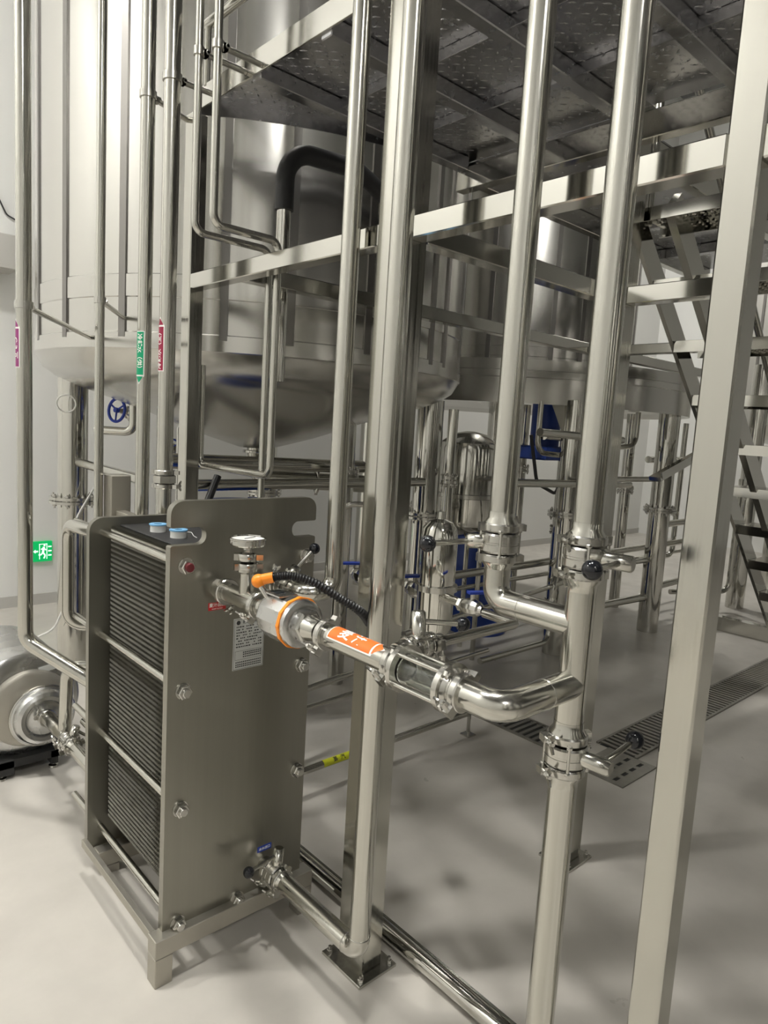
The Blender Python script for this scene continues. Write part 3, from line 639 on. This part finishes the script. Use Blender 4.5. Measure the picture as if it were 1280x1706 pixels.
clamp(SP, (px_, 3.02, .275), Y_, .026, (-1, 0, .3))
obj('section', B().cyl((px_, 3.045, .275), (px_, 2.79, .275), .026, 24), 'pipe', SP); obj('section', B().cyl((px_, 2.67, .275), (px_, 2.325, .275), .026, 24), 'pipe', SP)
obj('riser', B().sweep([(px_+.012, 2.83, .275), (px_+.012, 2.80, .57), (1.03, 2.69, .57)], .0265, 24, .06, 10), 'pipe', SP)
valve('valve on the pump suction pipe near the floor', (px_, 2.73, .275), Y_, .026, (.35, 0, .94), (.7, -.3, -.55), .07, .035, .015, lug=(-1, 0, -.3))
tag(obj('drain_stub', B().cyl((.93, 2.72, .36), (.93, 2.46, .36), .014, 14), 'pipe'), 'short horizontal pipe stub between the pump pipe and the exchanger', 'pipe')
# ------------------------------------------------------------------ small ball valves, air filter, branch line
def ball_valve(label, c, d, s=1.0, hd=None, group='small ball valves with blue levers'):
    c, d = V(c), V(d).normalized(); t = thing('ball_valve', label, 'valve', c, group)
    obj('body', B().lathe(c-d*.034*s, d, [(0, .010*s), (.008*s, .012*s), (.012*s, .017*s), (.024*s, .021*s), (.034*s, .022*s), (.044*s, .021*s), (.056*s, .017*s), (.06*s, .012*s), (.068*s, .010*s)], 12), 'cast', t, True, 20)
    obj('hex_end', B().hexa(c+d*.028*s, d, .017*s, .012*s), 'cast', t)
    obj('stem', B().cyl(c+Z_*.015*s, c+Z_*.034*s, .006*s, 10), 'cast', t)
    h = V(hd).normalized() if hd is not None else d; n = h.cross(Z_)
    obj('lever', B().obox(c+Z_*.036*s+h*.028*s, h, n, Z_, (.040*s, .009*s, .003*s)), 'blue', t, label='blue lever')
    return t
ball_valve('blue lever ball valve on the small air line beside the elbow', (1.37, 1.135, 1.145), (0, 1, 0), 1.1, (.9, -.4, 0))
ball_valve('blue lever ball valve just right of the middle post', (1.42, 1.395, 1.13), (.3, 1, 0), 1.15, (-.9, .3, 0))
ball_valve('blue lever ball valve left of the middle post behind the conduit', (1.42, 1.645, 1.12), (.3, 1, 0), 1.15, (-.9, .5, 0))
pipe('air_line', 'small pipe from the branch valve bending to the air filter', [(1.082, .995, 1.137), (1.372, .995, 1.137), (1.372, 1.095, 1.140)], .0125, .012)
AF = thing('air_filter', 'polished domed cylinder housing behind the middle post', 'filter', (1.40, 1.295, 1.03), )
obj('housing', B().lathe((1.40, 1.295, 1.03), Z_, [(0, .02), (.004, .045), (.02, .052), (.27, .052), (.30, .047), (.318, .034), (.325, .012), (.345, .010)], 36), 'polish', AF)
cl_ = obj('clamp_band', B().lathe((1.40, 1.295, 1.155), Z_, [(0, .052), (0, .060), (.016, .060), (.016, .052), (0, .052)], 36, (False, False)), 'cast', AF)
obj('side_port', B().cyl((1.388, 1.25, 1.145), (1.375, 1.175, 1.145), .012, 14).ring((1.389, 1.246, 1.145), (-.3, -1, 0), .012, .022, .006, 20), 'polish', AF)
pipe('loop_pipe', 'narrow hairpin pipe loop behind the left riser', [(1.62, 2.02, .75), (1.62, 2.02, 1.30), (1.80, 1.94, 1.30), (1.80, 1.94, .75)], .011, .06, 'pipe')
# ------------------------------------------------------------------ low pipe runs under the platform
GR = 'horizontal pipe runs under the platform'
def run(label, p, q, r, m='pipe'): return tag(obj('pipe_run', B().cyl(p, q, r, 16), m), label, 'pipe', GR)
YR = thing('pipe_run', 'lowest pipe run with a yellow label just above the floor', 'pipe', (2.7, 2.24, .1), GR)
obj('section', B().cyl((1.33, 2.24, .125), (2.92, 2.24, .125), .017, 18), 'pipe', YR)
yl = obj('pipe_label', patch_on_pipe((1.86, 2.24, .125), X_, V((0, -.75, .66)), V((0, .66, .75)), .0176, [(-.085, .020), (.085, .020)]), 'yellow', YR, label='yellow pipe label')
obj('lettering', text_on_pipe('蒸  汽', .026, (1.86, 2.24, .125), X_, V((0, -.75, .66)), V((0, .66, .75)), .0181), 'black_print', yl)
for x in (1.45, 2.75): obj('pipe_foot', B().cyl((x, 2.24, 0), (x, 2.24, .11), .010, 10).box((x-.03, 2.21, 0), (x+.03, 2.27, .006)), 'cast', YR)
run('knee high pipe run passing behind the exchanger edge', (1.42, 2.45, .36), (4.29, 2.80, .36), .017)
run('slim pipe run just below the knee high run', (1.42, 2.47, .27), (3.3, 2.58, .27), .012)
run('pipe run from the domed filter height to the blue drum', (2.4, 2.42, .56), (4.29, 2.72, .56), .016)
run('low pipe run joining the two near legs of the wide tank', (4.44, 2.79, .30), (5.52, 2.71, .30), .03)
run('upper pipe run joining the two near legs of the wide tank', (4.44, 2.79, .62), (5.52, 2.71, .62), .022)
run('pipe run at hip height towards the far tank', (3.3, 2.95, .66), (7.2, 2.95, .66), .028)
run('slender pipe run below hip height towards the far tank', (3.3, 3.2, .48), (7.4, 3.2, .48), .018)
run('chest high pipe run in front of the wide tank legs', (3.42, 2.62, 1.30), (4.9, 2.62, 1.27), .026)
run('bright pipe run at chest height reaching the second tank leg', (4.44, 2.76, 1.30), (5.52, 2.71, 1.30), .022)
run('pipe run above chest height below the tank skirt', (3.6, 2.55, 1.62), (4.6, 2.55, 1.60), .026)
run('long pipe run below the conical tank at chest height', (1.50, 3.0, 1.27), (3.12, 3.06, 1.265), .028)
run('pipe run between the tank legs along the left side', (1.43, 4.28, 1.277), (1.36, 3.2, 1.277), .026)
run('darker pipe run beneath the conical tank', (1.55, 3.35, 1.36), (2.9, 3.4, 1.33), .04)
run('pipe run above floor behind the stairs', (5.7, 2.75, .9), (7.1, 2.8, .9), .03)
run('lower pipe run above floor behind the stairs', (5.7, 2.75, .35), (7.1, 2.8, .35), .03)
run('topmost pipe run behind the stairs', (5.7, 2.9, 1.45), (7.1, 2.9, 1.45), .03)
tag(obj('sloped_tray', B().beam((4.95, 2.45, 1.33), (5.75, 2.35, 1.62), .10, .03).beam((4.95, 2.40, 1.36), (5.75, 2.30, 1.65), .012, .05), 'tube'), 'sloped steel tray crossing in front of the second tank leg', 'tray')
for i, (x, y, r, zt, lb) in enumerate(((3.72, 3.6, .035, 1.85, 'slim vertical pipe under the wide tank, leftmost of its cluster'), (4.0, 3.95, .05, 1.85, 'thicker vertical pipe under the wide tank'), (4.78, 3.85, .03, 1.85, 'thin vertical pipe in the middle of the wide tank underside'),
        (4.85, 3.6, .045, 1.85, 'vertical pipe beneath the wide tank near its second leg'), (5.15, 3.4, .03, 1.85, 'thin vertical pipe just left of the second tank leg'), (5.28, 3.1, .022, 1.85, 'thinnest vertical pipe beside the second tank leg'), (6.1, 3.3, .05, 1.85, 'vertical pipe under the right side of the wide tank'),
        (2.62, 3.22, .05, 1.62, 'vertical pipe below the cone, right of its outlet'), (1.62, 3.55, .035, 1.62, 'vertical pipe below the cone, left of its outlet'), (1.95, 3.95, .06, 1.52, 'thick vertical pipe beneath the middle of the cone'), (7.25, 2.62, .085, 2.4, 'thick column standing right of the platform post near the stairs'), (3.02, 2.75, .03, 1.72, 'vertical pipe in front of the right tank leg'))):
    t = thing('drop_pipe', lb, 'pipe', (x, y, 0), 'vertical pipes under the tanks')
    obj('section', B().cyl((x, y, 0), (x, y, zt), r, 20), 'polish', t)
    flange_pair((x, y), t, r, .8+.17*(i % 4), 'flange', 6)
HV = thing('heater_vessel', 'short polished upright vessel on legs between the two big tanks', 'vessel', (3.70, 3.2, 0))
obj('shell', B().lathe((3.70, 3.2, .86), Z_, [(0, .04), (.03, .14), (.09, .205), (.12, .21), (.62, .21), (.66, .2), (.72, .12), (.74, .03)], 40), 'polish', HV)
obj('band', B().lathe((3.70, 3.2, 1.14), Z_, [(0, .21), (.004, .216), (.03, .216), (.034, .21)], 40, (False, False)), 'cast', HV)
for a in (.5, 2.6, 4.7): obj('leg', B().cyl((3.70+.17*math.cos(a), 3.2+.17*math.sin(a), 0), (3.70+.17*math.cos(a), 3.2+.17*math.sin(a), .97), .018, 12), 'pipe', HV)
for lb, pts, r in (('bent pipe dropping from the wide tank skirt beside its near leg', [(4.15, 2.95, 1.84), (4.15, 2.95, 1.48), (4.75, 2.9, 1.44), (4.75, 2.9, .9)], .02),
        ('bent pipe looping under the wide tank near its second leg', [(5.45, 2.9, 1.84), (5.45, 2.9, 1.56), (4.95, 2.95, 1.52), (4.95, 2.95, .35)], .022),
        ('low manifold pipe bending up behind the second riser elbow', [(3.35, 2.68, .16), (4.1, 2.68, .16), (4.1, 2.68, .62), (4.28, 2.76, .62)], .02),
        ('bent pipe at the foot of the far column', [(6.4, 2.9, .2), (7.0, 2.6, .2), (7.0, 2.6, 1.3)], .025),
        ('pipe dropping beside the far column with a low bend', [(6.7, 3.06, 1.8), (6.7, 3.06, .5), (6.1, 3.1, .5)], .025),
        ('curved black hose under the wide tank', [(4.2, 3.05, 1.6), (4.25, 3.0, 1.25), (4.6, 3.05, 1.15), (4.7, 3.1, 1.4)], .013),
        ('black hose hanging below the conical tank', [(1.62, 2.95, 1.32), (1.56, 2.93, 1.2), (1.5, 2.9, 1.05)], .018)):
    tag(obj('hose' if 'hose' in lb else 'bent_pipe', B().sweep(pts, r, 16, .09), 'hose' if 'hose' in lb else 'pipe'), lb, 'hose' if 'hose' in lb else 'pipe')
valve('small valve on the low manifold under the wide tank', (4.1, 2.68, .42), Z_, .02, (-.4, -.9, 0), (-.9, .3, 0), .09, .03, .016)
valve('small valve on the bent pipe beside the near leg of the wide tank', (4.75, 2.9, 1.12), Z_, .02, (-.4, -.9, 0), (.9, .3, 0), .09, .03, .016)
IP = thing('insulated_pipe', 'pipe with thick black foam bend arching in front of the tank', 'pipe', (1.52, 2.36, 1.5))
obj('pipe_section', B().cyl((1.545, 2.36, 1.75), (1.545, 2.36, 2.43), .028, 20), 'polish', IP)
obj('foam_sleeve', B().sweep([(1.545, 2.36, 2.40), (1.545, 2.36, 2.625), (1.86, 2.33, 2.635), (2.40, 2.38, 2.46)], .036, 20, .17, 14), 'rubber', IP, label='black foam sleeve')
# outlet of the cone
OV = thing('cone_outlet', 'outlet pipe with clamp below the cone tip of the tank', 'pipe', (AX, AY, 1.1))
obj('outlet', B().sweep([(AX, AY, 1.44), (AX, AY, 1.24), (AX+.75, AY-.35, 1.22)], .055, 22, .12), 'pipe', OV)
clamp(OV, (AX, AY, 1.40), Z_, .055, (-.6, -.8, 0)); clamp(OV, (AX+.35, AY-.163, 1.231), (.75, -.35, 0), .055, (0, 0, 1))
def wheel_valve(label, c, d, s=1.0):
    c, d = V(c), V(d).normalized(); t = thing('gate_valve', label, 'valve', c, 'valves with blue handwheels'); u, v, _ = frame_of(d)
    obj('body', B().lathe(c-d*.12*s, d, [(0, .05*s), (.015*s, .05*s), (.02*s, .03*s), (.05*s, .035*s), (.06*s, .02*s), (.10*s, .012*s), (.125*s, .010*s)], 18), 'cast', t)
    wh = obj('handwheel', B().torus(c, d, .062*s, .008*s, 30, 8), 'blue', t)
    for k in range(3):
        a = k*2*PI/3+.5; obj('spoke', B().cyl(c, c+(u*math.cos(a)+v*math.sin(a))*.06*s, .005*s, 8), 'blue', wh)
    obj('hub', B().cyl(c-d*.01*s, c+d*.012*s, .014*s, 12), 'blue', wh)
wheel_valve('blue handwheel valve right of the cone outlet', (2.95, 3.2, 1.40), (-.4, -.9, .25), 1.0)
wheel_valve('blue handwheel valve under the left edge of the cone', (1.60, 4.15, 1.60), (-.85, -.3, .1), 1.1)
wheel_valve('small blue handwheel valve left of the cone outlet', (1.95, 4.15, 1.39), (-.4, -.9, .2), .8)
pipe('elbow_pipe', 'elbow pipe hanging below the left handwheel valve', [(1.46, 4.1, 1.48), (1.62, 3.95, 1.48), (1.62, 3.95, 1.66)], .025, .05)
# blue plastic drums
for x, y, r, h, lb in ((4.32, 3.52, .25, .84, 'blue plastic drum behind the second riser elbow'), (1.84, 3.12, .21, 1.17, 'blue plastic drum below the conical tank behind the exchanger')):
    t = thing('plastic_drum', lb, 'drum', (x, y, 0), 'blue plastic drums')
    obj('body', B().lathe((x, y, 0), Z_, [(0, r*.93), (.02, r*.97), (h*.3, r), (h*.32, r*1.03), (h*.36, r*1.03), (h*.38, r), (h*.62, r), (h*.64, r*1.03), (h*.68, r*1.03), (h*.7, r), (h*.92, r*.98), (h*.97, r*.9), (h, r*.88)], 36), 'drum', t)
    obj('rim', B().torus((x, y, h*.97), Z_, r*.93, .014, 36, 8), 'drum', t)
    obj('bung', B().cyl((x+r*.4, y, h), (x+r*.4, y, h+.02), .03, 14), 'drum', t)
GM = thing('gear_motor', 'blue gear motor hanging below the wide tank', 'motor', (4.55, 3.1, 1.45))
obj('gearbox', B().box((4.3, 2.98, 1.42), (4.75, 3.3, 1.52), .01), 'drum', GM); obj('motor_body', B().cyl((4.5, 3.14, 1.52), (4.5, 3.14, 1.84), .11, 24), 'drum', GM)
obj('support_pipe', B().cyl((4.26, 2.98, 1.60), (4.86, 2.96, 1.59), .03, 16), 'polish', GM)
# kick curb along the platform edge
CB = thing('floor_curb', 'low shiny stainless curb on the floor below the platform edge', 'curb', (1.4, 1.3, 0))
obj('tube', B().cyl((1.41, -1.0, .032), (1.41, 2.2, .032), .026, 22), 'polish', CB)
obj('kick_strip', B().box((1.43, -1.0, 0), (1.438, 2.2, .05)), 'curb', CB)
tag(obj('trench_curb', B().box((6.2, 1.85, 0), (6.28, 2.75, .12)).box((6.2, 1.85, 0), (9.5, 1.93, .12)), 'tube'), 'low steel curb on the floor beyond the trench drain', 'curb')
# ------------------------------------------------------------------ wall things
EX = thing('exit_sign', 'green running man exit sign low on the back wall', 'sign', (1.68, 5.88, .36))
obj('panel', B().box((1.605, 5.872, .355), (1.755, 5.899, .52), .004), 'sign_green', EX)
fig = B()
y0 = 5.8705
def bar(p, q, w): fig.beam((p[0], y0, p[1]), (q[0], y0, q[1]), w, .002, (0, 1, 0))
fig.box((1.655, y0-.001, .375), (1.660, y0+.001, .50)).box((1.655, y0-.001, .495), (1.715, y0+.001, .50)).box((1.71, y0-.001, .375), (1.715, y0+.001, .50))
bar((1.69, .475), (1.683, .43), .016); bar((1.683, .43), (1.70, .405), .011); bar((1.70, .405), (1.69, .38), .010); bar((1.683, .43), (1.667, .41), .010); bar((1.667, .41), (1.65, .412), .009); bar((1.69, .465), (1.706, .447), .008); bar((1.69, .465), (1.668, .455), .008)
fig.lathe((1.695, y0, .487), -Y_, [(0, .008), (.001, .007)], 12)
fig.prism([(0, 0), (.018, .016), (.018, .006), (.036, .006), (.036, -.006), (.018, -.006), (.018, -.016)], (1.61, y0, .44), X_, Z_, -Y_, .001)
fig.box((1.722, y0-.001, .40), (1.748, y0+.001, .41)).box((1.722, y0-.001, .435), (1.748, y0+.001, .445)).box((1.722, y0-.001, .47), (1.748, y0+.001, .48))
obj('pictogram', fig, 'sign_white', EX, False, label='white running figure and arrow')
EB = thing('electrical_box', 'grey electrical enclosure high on the back wall at the far left', 'box', (1.2, 5.8, 2.55))
obj('enclosure', B().box((.85, 5.66, 2.555), (1.46, 5.899, 2.80), .008), 'shield', EB)
lv_ = B()
for k in range(14): lv_.box((1.30+.006*(k % 4)*1.6, 5.70+.013*k, 2.553), (1.33+.006*(k % 4)*1.6, 5.706+.013*k, 2.5552))
obj('vent_marks', lv_, 'black_print', EB, False)['kind'] = 'stuff'
tag(obj('wall_cable', B().sweep([(1.25, 5.885, 3.25), (1.38, 5.885, 3.1), (1.44, 5.885, 2.98), (1.52, 5.885, 2.95)], .006, 8, .05), 'black_print'), 'thin dark cable above the electrical enclosure', 'cable')
tag(obj('hose_loop', B().torus((1.33, 4.2, 1.62), (.3, .9, .2), .05, .004, 28, 6).sweep([(1.36, 4.25, 1.655), (1.38, 4.27, 1.80)], .004, 6), 'cable'), 'clear looped hose hanging beside the left tank leg', 'hose')
tag(obj('loose_cable', B().sweep([(1.50, 4.2, 1.15), (1.36, 4.1, .98), (1.30, 4.15, .75), (1.33, 4.2, .45), (1.28, 4.25, .28), (1.16, 4.3, .22)], .006, 8, .12), 'cable'), 'white cable drooping down beside the left tank leg', 'cable')
# ------------------------------------------------------------------ unseen fermenting tanks added across the hall to give the steel reflections
for i, (x, y) in enumerate(((-2.9, -6.4), (-.4, -6.4), (2.1, -6.4), (4.6, -6.4), (7.1, -6.4), (9.6, -6.4))):
    t = thing('added_reflection_tank', ('first', 'second', 'third', 'fourth', 'fifth', 'sixth')[i]+' unseen fermenting tank added for reflections, from the left wall along the opposite side', 'tank', (x, y, 0), 'unseen tanks added for reflections along the opposite wall')
    obj('shell', B().lathe((x, y, 0), Z_, [(.5, .1), (1.3, .95), (1.32, 1.0), (4.8, 1.0), (5.1, .8), (5.25, .2)], 48), 'tank', t)
    for a in (.8, 2.4, 3.9, 5.5): obj('leg', B().cyl((x+.8*math.cos(a), y+.8*math.sin(a), 0), (x+.8*math.cos(a), y+.8*math.sin(a), 1.3), .06, 16), 'pipe', t)
    obj('manway', B().lathe((x, y+.98, 2.0), Y_, [(0, .26), (.05, .26), (.08, .2), (.1, .05)], 28), 'polish', t)
